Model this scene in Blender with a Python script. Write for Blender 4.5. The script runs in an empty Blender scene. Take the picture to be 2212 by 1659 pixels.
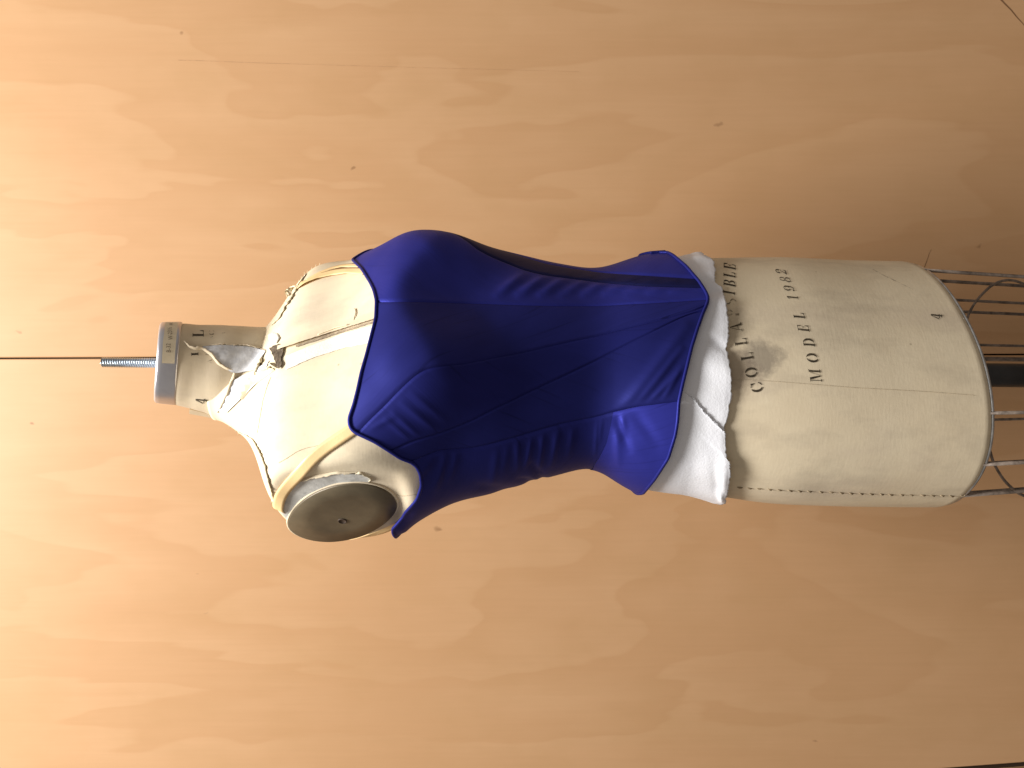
import bpy, math, random
import numpy as np
from mathutils import Vector, Matrix
from mathutils.bvhtree import BVHTree

# ------------------------------------------------------------------ camera, light, exposure
SC = bpy.context.scene
FPX, CX, CY = 1912.0, 1106.0, 829.5      # focal length / principal point, photo measured at 2212 px width
D, ZC = 0.90, 1.25                       # camera to form axis, camera height
cam_d = bpy.data.cameras.new('camera')
cam_d.sensor_fit = 'HORIZONTAL'; cam_d.sensor_width = 36.0; cam_d.lens = 36.0 * FPX / 2212.0
cam_d.clip_start = 0.02; cam_d.clip_end = 60
cam = bpy.data.objects.new('camera', cam_d); SC.collection.objects.link(cam); SC.camera = cam
m = Matrix(((0, 1, 0), (0, 0, -1), (-1, 0, 0)))      # the phone was held on its side: image right = down
cam.matrix_world = Matrix.Translation((0, -D, ZC)) @ m.to_4x4()

world = bpy.data.worlds.new('World'); SC.world = world; world.use_nodes = True
bg = world.node_tree.nodes['Background']
bg.inputs[0].default_value = (1.0, 0.92, 0.85, 1); bg.inputs[1].default_value = 0.29

def area_lamp(name, loc, target, sx, sy, power, col):
    l = bpy.data.lights.new(name, 'AREA'); l.shape = 'RECTANGLE'; l.size = sx; l.size_y = sy
    l.energy = power; l.color = col
    o = bpy.data.objects.new(name, l); SC.collection.objects.link(o); o.location = loc
    o.rotation_euler = (Vector(target) - Vector(loc)).to_track_quat('-Z', 'Y').to_euler()
    return o
area_lamp('ceiling_lamp', (-0.10, -0.78, ZC + 2.20), (-0.10, -0.10, ZC), 0.9, 0.65, 120, (1.0, 0.975, 0.955))

SC.view_settings.view_transform = 'Standard'; SC.view_settings.look = 'None'
SC.view_settings.exposure = 0.0; SC.view_settings.gamma = 1.0

COL = SC.collection
rng = random.Random(5)

# ------------------------------------------------------------------ node helpers
def new_mat(name):
    mt = bpy.data.materials.new(name); mt.use_nodes = True
    nt = mt.node_tree
    return mt, nt, nt.nodes['Principled BSDF']
def N(nt, typ, **kw):
    n = nt.nodes.new(typ)
    for k, v in kw.items():
        if k.startswith('i_'):
            key = k[2:]; key = int(key) if key.isdigit() else key
            n.inputs[key].default_value = v
        else:
            setattr(n, k, v)
    return n
def Lk(nt, a, b): nt.links.new(a, b)
def math_n(nt, op, a, b=None, clamp=False):
    n = nt.nodes.new('ShaderNodeMath'); n.operation = op; n.use_clamp = clamp
    for i, v in enumerate((a, b)):
        if v is None: continue
        if isinstance(v, (int, float)): n.inputs[i].default_value = v
        else: Lk(nt, v, n.inputs[i])
    return n.outputs[0]
def noise_n(nt, vec, scale, detail=3, rough=.5, dist=0.0):
    n = N(nt, 'ShaderNodeTexNoise'); n.inputs['Scale'].default_value = scale
    n.inputs['Detail'].default_value = detail; n.inputs['Roughness'].default_value = rough
    n.inputs['Distortion'].default_value = dist
    Lk(nt, vec, n.inputs['Vector']); return n.outputs[0]
def map_n(nt, vec, scale=(1, 1, 1), loc=(0, 0, 0), rot=(0, 0, 0)):
    n = N(nt, 'ShaderNodeMapping'); n.inputs['Scale'].default_value = scale
    n.inputs['Location'].default_value = loc; n.inputs['Rotation'].default_value = rot
    Lk(nt, vec, n.inputs['Vector']); return n.outputs[0]
def ramp_n(nt, fac, stops):
    n = N(nt, 'ShaderNodeValToRGB'); cr = n.color_ramp
    while len(cr.elements) < len(stops): cr.elements.new(0.5)
    for e, (p, c) in zip(cr.elements, stops):
        e.position = p; e.color = (*c, 1) if len(c) == 3 else c
    Lk(nt, fac, n.inputs[0]); return n.outputs[0]
def mix_n(nt, fac, a, b, blend='MIX'):
    n = N(nt, 'ShaderNodeMix', data_type='RGBA', blend_type=blend)
    for i, v in ((0, fac), (6, a), (7, b)):
        if isinstance(v, (int, float)): n.inputs[i].default_value = v
        elif isinstance(v, tuple): n.inputs[i].default_value = (*v, 1)
        else: Lk(nt, v, n.inputs[i])
    return n.outputs[2]
def bump_n(nt, bs, height, strength, dist):
    b = N(nt, 'ShaderNodeBump'); b.inputs['Strength'].default_value = strength; b.inputs['Distance'].default_value = dist
    Lk(nt, height, b.inputs['Height']); Lk(nt, b.outputs[0], bs.inputs['Normal']); return b
def objco(nt): return N(nt, 'ShaderNodeTexCoord').outputs['Object']
def uvco(nt): return N(nt, 'ShaderNodeTexCoord').outputs['UV']

# ------------------------------------------------------------------ geometry helpers
def ray_dir(px, py): return Vector(((CY - py) / FPX, 1.0, -(px - CX) / FPX))
CAMP = Vector((0, -D, ZC))
def at(px, py, depth): return CAMP + ray_dir(px, py) * depth
def proj(p):
    d = p[1] + D
    return CX + FPX * (ZC - p[2]) / d, CY - FPX * p[0] / d
def mk(name, verts, faces, mat, parent=None, smooth=True, uvs=None):
    me = bpy.data.meshes.new(name); me.from_pydata([tuple(v) for v in verts], [], faces)
    me.materials.append(mat)
    if uvs is not None:
        ul = me.uv_layers.new(name='UVMap')
        for lp in me.loops: ul.data[lp.index].uv = uvs[lp.vertex_index]
    if smooth: me.polygons.foreach_set('use_smooth', [True] * len(me.polygons))
    me.update()
    o = bpy.data.objects.new(name, me); COL.objects.link(o)
    if parent: o.parent = parent
    return o
def empty(name, loc=(0, 0, 0)):
    o = bpy.data.objects.new(name, None); COL.objects.link(o); o.location = loc; return o
def grid_faces(nr, nc, closed=False, base=0):
    fs = []
    for i in range(nr - 1):
        for j in range(nc if closed else nc - 1):
            k = (j + 1) % nc
            fs.append((base + i * nc + j, base + i * nc + k, base + (i + 1) * nc + k, base + (i + 1) * nc + j))
    return fs
def tube_geo(pts, rad, sides=8, closed=False, base=0):
    pts = [Vector(p) for p in pts]; n = len(pts); V = []; Fc = []
    rads = rad if isinstance(rad, (list, tuple)) else [rad] * n
    prev = None
    for i, p in enumerate(pts):
        a = pts[(i - 1) % n] if (closed or i > 0) else p
        b = pts[(i + 1) % n] if (closed or i < n - 1) else p
        t = (b - a).normalized()
        if prev is None:
            nn = t.orthogonal().normalized()
        else:
            nn = (prev - t * prev.dot(t)).normalized()
        prev = nn; bb = t.cross(nn)
        for k in range(sides):
            an = 2 * math.pi * k / sides
            V.append(p + (nn * math.cos(an) + bb * math.sin(an)) * rads[i])
    for i in range(n if closed else n - 1):
        for k in range(sides):
            i2 = (i + 1) % n; k2 = (k + 1) % sides
            Fc.append((base + i * sides + k, base + i * sides + k2, base + i2 * sides + k2, base + i2 * sides + k))
    if not closed:
        Fc.append(tuple(base + k for k in range(sides))[::-1]); Fc.append(tuple(base + (n - 1) * sides + k for k in range(sides)))
    return V, Fc
def tube(name, pts, rad, mat, parent, sides=8, closed=False):
    V, Fc = tube_geo(pts, rad, sides, closed); return mk(name, V, Fc, mat, parent)
def resample(poly, n):
    P = np.array(poly, float); d = np.r_[0, np.cumsum(np.linalg.norm(np.diff(P, axis=0), axis=1))]
    t = np.linspace(0, d[-1], n)
    return np.stack([np.interp(t, d, P[:, k]) for k in range(P.shape[1])], 1)
def smooth_poly(poly, n, it=2):
    P = resample(poly, n)
    for _ in range(it):
        P[1:-1] = .25 * P[:-2] + .5 * P[1:-1] + .25 * P[2:]
    return P

# ------------------------------------------------------------------ the body's surface, measured from the photo's outline
PSI = math.radians(40)
FV = np.array([math.sin(PSI), -math.cos(PSI)]); RV = np.array([-math.cos(PSI), -math.sin(PSI)])
LC = np.array([(478, 904), (492.7, 916), (514, 933), (544, 950), (557, 978), (566, 995), (576.5, 1038), (590, 1078), (602, 1120), (621.5, 1150), (653.7, 1170), (700, 1175), (735, 1174), (767, 1171), (810, 1154), (860, 1126), (880, 1116), (906, 1110), (950, 1092), (992, 1074), (1068, 1060), (1133, 1038), (1169, 1029), (1215, 1017), (1260, 1004), (1283, 1003), (1310, 1018), (1355, 1043), (1400, 1055), (1450, 1062), (1563, 1073), (1628, 1084), (1694, 1090), (1830, 1094.5), (1977, 1096), (2160, 1096)], float)
RC = np.array([(478, 770), (520, 745), (560, 725), (585, 702), (604, 682), (615, 657), (632, 633), (647, 605), (662, 586), (679, 573), (692, 569), (724, 564), (765, 562), (800, 549), (842, 527), (864, 512), (885, 503), (911, 502), (960, 507), (1016, 525), (1059, 541), (1133, 558), (1178, 570), (1261, 585), (1290, 586), (1330, 578), (1370, 566), (1420, 559), (1545, 557), (1694, 555), (1830, 561.6), (2100, 566)], float)
ST = np.array([(470, .9, .9, 2, 0), (530, .66, .66, 2, 0), (570, .5, .52, 2.1, 0), (600, .45, .5, 2.2, 0), (640, .46, .54, 2.4, 0), (700, .52, .6, 2.5, 0), (760, .58, .64, 2.4, .02), (820, .64, .66, 2.25, .07), (880, .68, .66, 2.15, .13), (940, .68, .66, 2.1, .18), (990, .68, .68, 2.1, .165), (1050, .70, .69, 2.1, .07), (1120, .73, .71, 2.1, 0), (1180, .76, .74, 2.05, 0), (1270, .78, .76, 2.05, 0), (1340, .77, .76, 2.05, 0), (1420, .74, .78, 2.1, 0), (1550, .74, .78, 2.15, 0), (1700, .74, .78, 2.15, 0), (1850, .73, .78, 2.15, 0), (2040, .72, .76, 2.15, 0)])
HEM = 2000.0
NU = 288
UU = np.linspace(-math.pi, math.pi, NU, endpoint=False)     # 0 = centre front, + towards the form's right side
def unit_section(bf, bb, n, bu):
    c, s = np.cos(UU), np.sin(UU)
    w = 1 / (1 + np.exp(-c * 14)); b = bb + (bf - bb) * w
    r = (np.abs(c / b) ** n + np.abs(s) ** n) ** (-1 / n)
    for a0 in (.70, -.70):
        dd = (UU - a0 + math.pi) % (2 * math.pi) - math.pi
        r = r * (1 + bu * np.exp(-(dd / .36) ** 2))
    return r
COLS = np.arange(470, HEM + .1, 6.0); COLS[-1] = HEM
def z_of(col): return ZC - (np.asarray(col) - CX) / FPX * D
def col_of(z): return CX + (ZC - z) * FPX / D
S_, DX_, U_ = [], [], []
s, dx = .03, 0.0
for xs in COLS:
    prm = [np.interp(xs, ST[:, 0], ST[:, k]) for k in range(1, 5)]
    r = unit_section(*prm)
    sh = r[:, None] * (np.cos(UU)[:, None] * FV + np.sin(UU)[:, None] * RV)
    zr = (xs - CX) / FPX * D
    for _ in range(40):
        X = s * sh[:, 0] + dx; Y = s * sh[:, 1]; q = X / (D + Y)
        i = q.argmin(); j = q.argmax()
        tl = (CY - np.interp(CX + FPX * zr / (D + Y[i]), LC[:, 0], LC[:, 1])) / FPX
        tr = (CY - np.interp(CX + FPX * zr / (D + Y[j]), RC[:, 0], RC[:, 1])) / FPX
        s *= 1 + .6 * ((tr - tl) / (q[j] - q[i]) - 1); dx += .6 * ((tl + tr) - (q[i] + q[j])) / 2 * D
    S_.append(s); DX_.append(dx); U_.append(r)
def gsm(a, k=2):
    a = np.array(a, float)
    for _ in range(k):
        p = np.pad(a, 1, mode='edge'); a = .25 * p[:-2] + .5 * p[1:-1] + .25 * p[2:]
    return a
S_ = gsm(S_, 4); DX_ = gsm(DX_, 6); U_ = np.array(U_)
ZS = z_of(COLS)
GX = S_[:, None] * U_ * (np.cos(UU) * FV[0] + np.sin(UU) * RV[0]) + DX_[:, None]
GY = S_[:, None] * U_ * (np.cos(UU) * FV[1] + np.sin(UU) * RV[1])
for G_ in (GX, GY):
    G_[:] = np.stack([gsm(G_[:, j], 14) for j in range(NU)], 1)
# the bust ridge: the taut front runs out to a soft edge over each breast and falls away below it
AU = np.abs(UU); apex = 876 + 118 * np.clip(AU / .78, 0, 1) ** 1.3
dc = COLS[:, None] - apex[None]
tent = np.clip(1 - np.where(dc < 0, -dc / 120, dc / 150), 0, 1) * (np.exp(-(AU / .98) ** 6) * np.where(UU < 0, np.exp(-(AU / .72) ** 4), 1))[None]
tent = np.stack([gsm(tent[:, j], 3) for j in range(NU)], 1) * .0125
DIRX = np.cos(UU) * FV[0] + np.sin(UU) * RV[0]; DIRY = np.cos(UU) * FV[1] + np.sin(UU) * RV[1]
GX += tent * DIRX[None]; GY += tent * DIRY[None]
# the flat shoulder cut that carries the arm plate, on both sides
PLATE_C = 0.1415
fade = np.interp(COLS, [470, 895, 1010], [0, 0, .05])
CXS = 0.004
for sg in (1, -1):
    rc = (GX - CXS) * RV[0] + GY * RV[1]
    lim = PLATE_C + fade[:, None] + 0 * rc
    over = np.maximum(0, sg * rc - lim)
    GX -= sg * over * RV[0]; GY -= sg * over * RV[1]

for G_ in (GX, GY):
    a = np.stack([gsm(G_[:, j], 5) for j in range(NU)], 1)
    for _ in range(3): a = .25 * np.roll(a, 1, 1) + .5 * a + .25 * np.roll(a, -1, 1)
    G_[:] = a

def surf(u, z, off=0.0):
    """points on the body at angle u, height z, pushed out by off (arrays)"""
    u = np.asarray(u, float); z = np.asarray(z, float)
    fi = np.interp(-z, -ZS, np.arange(len(ZS)))
    i0 = np.clip(np.floor(fi).astype(int), 0, len(ZS) - 2); ft = fi - i0
    fj = ((u + math.pi) / (2 * math.pi) * NU) % NU
    j0 = np.floor(fj).astype(int) % NU; j1 = (j0 + 1) % NU; fu = fj - np.floor(fj)
    def g(G): return (G[i0, j0] * (1 - fu) + G[i0, j1] * fu) * (1 - ft) + (G[i0 + 1, j0] * (1 - fu) + G[i0 + 1, j1] * fu) * ft
    P = np.stack([g(GX), g(GY), z], -1)
    if np.isscalar(off) and off == 0: return P
    return P + normal(u, z) * np.asarray(off)[..., None]
def normal(u, z, e=.02, ez=.003):
    u = np.asarray(u, float); z = np.asarray(z, float)
    a = surf(u + e, z) - surf(u - e, z); b = surf(u, np.minimum(z + ez, ZS[0])) - surf(u, np.maximum(z - ez, ZS[-1]))
    n = np.cross(b, a); n /= np.linalg.norm(n, axis=-1, keepdims=True) + 1e-12
    return n
# orientation check: the front must point at F
if normal(np.array([0.0]), np.array([ZC]))[0, 1] > 0:
    _n = normal
    def normal(u, z, e=.02, ez=.003): return -_n(u, z, e, ez)

ug, zg = np.meshgrid(UU, ZS)
def bvh_of(off):
    P = surf(ug.ravel(), zg.ravel(), np.full(ug.size, off)) if off else surf(ug.ravel(), zg.ravel())
    return BVHTree.FromPolygons([Vector(p) for p in P], grid_faces(len(ZS), NU, True))
BODY = bvh_of(0.0); SHELL = bvh_of(0.0025)
def hit(px, py, tree=None, aim=790.0):
    tree = tree or BODY; y = py
    for k in range(120):
        h = tree.ray_cast(CAMP, ray_dir(px, y).normalized())
        if h[0] is not None: return h[0], h[1]
        y += .8 if y < aim else -.8
    raise RuntimeError('no hit %s %s' % (px, py))
def uz(px, py, tree=None):
    p, _ = hit(px, py, tree)
    dxx = np.interp(-p.z, -ZS, DX_)
    v = np.array([p.x - dxx, p.y]); return math.atan2(v @ RV, v @ FV), p.z

# ------------------------------------------------------------------ materials
def make_wood(name, seed, tint=1.0):
    mt, nt, bs = new_mat(name); co = objco(nt)
    v = map_n(nt, co, (1.0, 0.0, 0.24), (seed, seed * .7, seed * .3))
    n1 = noise_n(nt, v, 4.6, 4, .5, .35)
    saw = math_n(nt, 'FRACT', math_n(nt, 'MULTIPLY', n1, 9.0))
    saw = ramp_n(nt, saw, [(0, (0, 0, 0)), (.85, (1, 1, 1)), (.93, (.9, .9, .9)), (1, (0, 0, 0))])
    big = noise_n(nt, map_n(nt, co, (1, 0, .5), (seed * 3, 0, 0)), 2.6, 3, .5)
    patch = noise_n(nt, map_n(nt, co, (1, 0, .7), (seed, 0, 4)), 13, 3, .6)
    gate = ramp_n(nt, noise_n(nt, map_n(nt, co, (1, 0, 1), (seed, 1, 2)), 2.3, 2, .5), [(.28, (.15, .15, .15)), (.50, (1, 1, 1))])
    fib = noise_n(nt, map_n(nt, co, (1, 0, .035), (seed, 0, 0)), 190, 3, .6)
    c = mix_n(nt, big, (.51 * tint, .29 * tint, .140 * tint), (.57 * tint, .335 * tint, .170 * tint))
    c = mix_n(nt, math_n(nt, 'MULTIPLY', math_n(nt, 'MULTIPLY', saw, .36), gate), c, (.63 * tint, .395 * tint, .215 * tint))
    c = mix_n(nt, math_n(nt, 'MULTIPLY', ramp_n(nt, patch, [(.45, (0, 0, 0)), (.75, (1, 1, 1))]), .28), c, (.47 * tint, .275 * tint, .12 * tint))
    c = mix_n(nt, math_n(nt, 'MULTIPLY', ramp_n(nt, fib, [(.35, (0, 0, 0)), (.7, (1, 1, 1))]), .10), c, (.40, .23, .10))
    vo = N(nt, 'ShaderNodeTexVoronoi', voronoi_dimensions='3D'); vo.inputs['Scale'].default_value = 11
    wob = N(nt, 'ShaderNodeVectorMath', operation='ADD')
    Lk(nt, map_n(nt, co, (1.6, 0, .75), (seed * 2, 0, 0)), wob.inputs[0])
    nn = N(nt, 'ShaderNodeTexNoise'); nn.inputs['Scale'].default_value = 40; Lk(nt, co, nn.inputs['Vector'])
    sc = N(nt, 'ShaderNodeVectorMath', operation='SCALE'); sc.inputs['Scale'].default_value = .035; Lk(nt, nn.outputs['Color'], sc.inputs[0])
    Lk(nt, sc.outputs[0], wob.inputs[1]); Lk(nt, wob.outputs[0], vo.inputs['Vector'])
    spk = ramp_n(nt, vo.outputs['Distance'], [(.028, (1, 1, 1)), (.06, (0, 0, 0))])
    pick = N(nt, 'ShaderNodeSeparateColor'); Lk(nt, vo.outputs['Color'], pick.inputs[0])
    spk = math_n(nt, 'MULTIPLY', spk, math_n(nt, 'GREATER_THAN', pick.outputs[0], .66))
    c = mix_n(nt, math_n(nt, 'MULTIPLY', spk, .55), c, (.20, .10, .04))
    Lk(nt, c, bs.inputs['Base Color'])
    bs.inputs['Roughness'].default_value = .42; bs.inputs['Specular IOR Level'].default_value = .35
    bump_n(nt, bs, fib, .10, .001)
    return mt
M_DARK, nt, bs = new_mat('joint_shadow'); bs.inputs['Base Color'].default_value = (.035, .018, .008, 1); bs.inputs['Roughness'].default_value = .9
nz = noise_n(nt, objco(nt), 40); Lk(nt, ramp_n(nt, nz, [(0, (.03, .015, .006)), (1, (.05, .028, .012))]), bs.inputs['Base Color'])
M_SCR, nt, bs = new_mat('scratch'); bs.inputs['Roughness'].default_value = .8
nz = noise_n(nt, objco(nt), 90); Lk(nt, ramp_n(nt, nz, [(0, (.13, .06, .02)), (1, (.3, .16, .07))]), bs.inputs['Base Color'])

def make_canvas(name, stain_pts=(), c1=(.82, .71, .51), c2=(.73, .61, .42)):
    mt, nt, bs = new_mat(name); co = objco(nt)
    n1 = noise_n(nt, co, 9, 4, .6); n2 = noise_n(nt, map_n(nt, co, (1, 1, .45)), 38, 4, .6)
    c = mix_n(nt, ramp_n(nt, n1, [(.3, (0, 0, 0)), (.7, (1, 1, 1))]), c1, c2)
    c = mix_n(nt, math_n(nt, 'MULTIPLY', ramp_n(nt, n2, [(.48, (0, 0, 0)), (.75, (1, 1, 1))]), .55), c, (.52, .44, .32))
    n5 = noise_n(nt, map_n(nt, co, (1, 1, .25)), 16, 3, .55)
    c = mix_n(nt, math_n(nt, 'MULTIPLY', ramp_n(nt, n5, [(.52, (0, 0, 0)), (.72, (1, 1, 1))]), .45), c, (.58, .47, .36))
    n3 = noise_n(nt, co, 30, 5, .7)
    for (p, rad, amt, col) in stain_pts:
        d = N(nt, 'ShaderNodeVectorMath', operation='DISTANCE'); Lk(nt, co, d.inputs[0]); d.inputs[1].default_value = tuple(p)
        k = math_n(nt, 'ADD', math_n(nt, 'DIVIDE', d.outputs['Value'], rad), math_n(nt, 'MULTIPLY', math_n(nt, 'SUBTRACT', n3, .5), 2.2))
        k = ramp_n(nt, k, [(.45, (1, 1, 1)), (1.05, (0, 0, 0))])
        c = mix_n(nt, math_n(nt, 'MULTIPLY', k, amt), c, col)
    vs = N(nt, 'ShaderNodeTexVoronoi'); vs.inputs['Scale'].default_value = 55; Lk(nt, co, vs.inputs['Vector'])
    pk = N(nt, 'ShaderNodeSeparateColor'); Lk(nt, vs.outputs['Color'], pk.inputs[0])
    sp = math_n(nt, 'MULTIPLY', ramp_n(nt, vs.outputs['Distance'], [(.03, (1, 1, 1)), (.09, (0, 0, 0))]), math_n(nt, 'GREATER_THAN', pk.outputs[0], .955))
    c = mix_n(nt, math_n(nt, 'MULTIPLY', sp, .5), c, (.22, .17, .10))
    Lk(nt, c, bs.inputs['Base Color']); bs.inputs['Roughness'].default_value = .86; bs.inputs['Specular IOR Level'].default_value = .2
    wv = noise_n(nt, map_n(nt, co, (1, 1, .3)), 420, 2, .6); wv2 = noise_n(nt, map_n(nt, co, (.3, .3, 1)), 420, 2, .6)
    hh = math_n(nt, 'ADD', math_n(nt, 'ADD', wv, wv2), math_n(nt, 'MULTIPLY', n2, 1.2))
    bump_n(nt, bs, hh, .13, .0006)
    return mt
def plain(name, col, rough=.6, metal=0.0, var=.12, scale=60, spec=.5, bump=0.0, bscale=300):
    mt, nt, bs = new_mat(name); co = objco(nt)
    n1 = noise_n(nt, co, scale, 4, .6)
    lo = tuple(x * (1 - var) for x in col); hi = tuple(min(1, x * (1 + var)) for x in col)
    Lk(nt, ramp_n(nt, n1, [(.3, lo), (.7, hi)]), bs.inputs['Base Color'])
    bs.inputs['Roughness'].default_value = rough; bs.inputs['Metallic'].default_value = metal
    bs.inputs['Specular IOR Level'].default_value = spec
    if bump: bump_n(nt, bs, noise_n(nt, co, bscale, 3, .6), bump, .001)
    return mt
def make_silk(name, grain=0.0, base=(.030, .026, .235), rough=.40, aniso=.55, arot=0.0):
    mt, nt, bs = new_mat(name); uv = uvco(nt)
    g = map_n(nt, uv, (1, 1, 1), rot=(0, 0, grain))
    slub = noise_n(nt, map_n(nt, g, (18, 700, 1)), 1.0, 3, .65)
    slub2 = noise_n(nt, map_n(nt, g, (9, 160, 1)), 1.0, 2, .6)
    blot = noise_n(nt, map_n(nt, uv, (30, 30, 1)), 1.0, 3, .5)
    lo = tuple(x * .80 for x in base); hi = tuple(x * 1.18 for x in base)
    c = mix_n(nt, blot, lo, hi)
    c = mix_n(nt, math_n(nt, 'MULTIPLY', ramp_n(nt, slub2, [(.62, (0, 0, 0)), (.76, (1, 1, 1))]), .7), c, tuple(x * .45 for x in base))
    Lk(nt, c, bs.inputs['Base Color'])
    Lk(nt, math_n(nt, 'ADD', math_n(nt, 'MULTIPLY', slub, .16), rough - .08), bs.inputs['Roughness'])
    bs.inputs['Anisotropic'].default_value = aniso; bs.inputs['Anisotropic Rotation'].default_value = arot
    bs.inputs['Metallic'].default_value = .38
    bs.inputs['Specular IOR Level'].default_value = .26
    bs.inputs['Specular Tint'].default_value = (.45, .5, 1.0, 1)
    tg = N(nt, 'ShaderNodeTangent', direction_type='UV_MAP'); Lk(nt, tg.outputs[0], bs.inputs['Tangent'])
    bump_n(nt, bs, math_n(nt, 'ADD', slub, slub2), .16, .0006)
    return mt
stain_at = [(1645, 768, .021, .60, (.17, .14, .115)), (1592, 790, .022, .50, (.24, .18, .14)), (1590, 700, .022, .35, (.30, .24, .17)),
            (1905, 960, .02, .10, (.36, .28, .22)), (800, 1010, .03, .35, (.40, .35, .27)), (1990, 1000, .02, .08, (.40, .28, .24)), (1750, 1050, .03, .2, (.38, .33, .25))]
M_CANVAS = make_canvas('aged_canvas', [(hit(a, b)[0], r_, k_, c_) for a, b, r_, k_, c_ in stain_at])
M_CANVAS2 = make_canvas('worn_canvas', (), (.74, .63, .45), (.60, .49, .34))
M_COTTON = plain('grey_white_padding', (.66, .66, .67), .7, 0, .22, 90, .3, .5, 160)
M_TAPE = plain('white_cloth_tape', (.80, .76, .66), .85, 0, .1, 50, .2, .35, 420)
M_METALTAPE = plain('grey_duct_tape', (.62, .62, .58), .6, 0, .28, 60, .4, .3, 200)
M_HOLE = plain('dark_hole', (.11, .085, .06), .95, 0, .6, 220, .1, .8, 500)  # patch laid on the surface; shade inside the hole is put into its colour
M_INK = None
M_GAP = plain('split_shadow', (.34, .27, .19), .95, 0, .4, 200, .1)
M_CAP = plain('brushed_steel', (.60, .59, .62), .34, .85, .10, 30)
M_ZINC = plain('zinc_plate', (.52, .60, .68), .28, 1.0, .15, 200)
M_WIRE = plain('rusted_wire', (.22, .175, .14), .6, .15, .6, 110, .5, .4, 400)
M_RING = plain('bare_wire', (.55, .55, .54), .35, .9, .3, 120)
M_POLE = plain('black_pole_paint', (.022, .020, .019), .45, 0, .3, 60, .5)
M_PLATE = plain('olive_brown_plate', (.125, .098, .058), .45, .2, .3, 25, .5)
M_PLATEH = plain('plate_hole', (.05, .03, .018), .7, 0, .4, 90)
M_STRAP = plain('peach_satin_strap', (.88, .63, .31), .42, 0, .06, 40, .5, .1, 500)
M_LABEL = plain('cream_label', (.70, .60, .42), .6, 0, .06, 60)
M_LINT = plain('label_print', (.20, .15, .10), .8, 0, .4, 500)
M_THREAD = plain('seam_thread', (.33, .26, .17), .9, 0, .4, 300, .1)
M_SEAM = plain('canvas_seam', (.56, .47, .33), .9, 0, .3, 300, .1)
M_FRAY = plain('frayed_canvas', (.76, .66, .46), .9, 0, .15, 200, .1)
M_WHITE = None
mt, nt, bs = new_mat('white_cotton'); co = objco(nt)
Lk(nt, ramp_n(nt, noise_n(nt, co, 35, 4, .6), [(.3, (.82, .83, .87)), (.7, (.87, .88, .91))]), bs.inputs['Base Color'])
bs.inputs['Roughness'].default_value = .85; bs.inputs['Specular IOR Level'].default_value = .2
bump_n(nt, bs, math_n(nt, 'ADD', noise_n(nt, co, 520, 2, .6), math_n(nt, 'MULTIPLY', noise_n(nt, co, 45, 3, .5), 2)), .25, .001); M_WHITE = mt
# worn stencil ink: patches of the canvas show through
mt, nt, bs = new_mat('worn_ink'); co = objco(nt)
Lk(nt, ramp_n(nt, noise_n(nt, co, 120, 4, .6), [(.3, (.020, .014, .007)), (.7, (.075, .054, .028))]), bs.inputs['Base Color']); bs.inputs['Roughness'].default_value = .85
al = ramp_n(nt, noise_n(nt, co, 210, 4, .75), [(.30, (.15, .15, .15)), (.44, (1, 1, 1))]); Lk(nt, al, bs.inputs['Alpha']); M_INK = mt
mt, nt, bs = new_mat('faded_ink'); co = objco(nt); bs.inputs['Base Color'].default_value = (.13, .10, .06, 1); bs.inputs['Roughness'].default_value = .9
al = ramp_n(nt, noise_n(nt, co, 190, 4, .75), [(.40, (0, 0, 0)), (.62, (.8, .8, .8))]); Lk(nt, al, bs.inputs['Alpha']); M_FADED = mt

# ------------------------------------------------------------------ the wall
WD = 1.24                                   # camera to wall
YW = WD - D
def wx(py): return (CY - py) / FPX * WD
def wz(px): return ZC - (px - CX) / FPX * WD
wall = mk('wall', [(-1.6, YW + .012, .0), (1.6, YW + .012, .0), (1.6, YW + .012, 2.5), (-1.6, YW + .012, 2.5),
                   (-1.6, YW + .05, .0), (1.6, YW + .05, .0), (1.6, YW + .05, 2.5), (-1.6, YW + .05, 2.5)],
          [(0, 1, 2, 3), (7, 6, 5, 4), (0, 4, 5, 1), (1, 5, 6, 2), (2, 6, 7, 3), (3, 7, 4, 0)], M_DARK, smooth=False)
wall['kind'] = 'structure'
def panel(x00, x01, x10, x11, mat, back=0.0):
    """a plywood panel; x at its foot (00,01) and at its top (10,11), edges eased"""
    z0, z1, e, t = .004, 2.48, .0012, .0105
    y0 = YW + back
    fr = [(x00 + e, y0, z0), (x01 - e, y0, z0), (x11 - e, y0, z1), (x10 + e, y0, z1)]
    md = [(x00, y0 + e, z0), (x01, y0 + e, z0), (x11, y0 + e, z1), (x10, y0 + e, z1)]
    bk = [(x00, y0 + t, z0), (x01, y0 + t, z0), (x11, y0 + t, z1), (x10, y0 + t, z1)]
    fs = [(0, 1, 2, 3), (11, 10, 9, 8)]
    for b in (0, 4):
        for k in range(4): fs.append((b + k, b + 4 + k, b + 4 + (k + 1) % 4, b + (k + 1) % 4))
    return mk('panel', fr + md + bk, fs, mat, wall, smooth=False)
M_FLOOR = plain('dark_floor', (.10, .075, .055), .5, 0, .2, 8)
floor = mk('floor', [(-2.5, -2.5, 0), (2.5, -2.5, 0), (2.5, YW + .05, 0), (-2.5, YW + .05, 0)], [(0, 1, 2, 3)], M_FLOOR, smooth=False)  # unseen floor, added and kept dark to cut light from below
floor['kind'] = 'structure'
xs_top = wx(774.0); xs_bot = wx(765.5)
def lin(xa, pa, xb, pb, z):               # a straight joint through two photo columns, read at height z
    za, zb = wz(pa), wz(pb); return xa + (xb - xa) * (z - za) / (zb - za)
s0 = lin(wx(774), 0, wx(765.5), 2212, .004); s1 = lin(wx(774), 0, wx(765.5), 2212, 2.48)
e0 = lin(wx(1659), 2052, wx(1647), 2212, .004); e1 = lin(wx(1659), 2052, wx(1647), 2212, 2.48)
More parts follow.
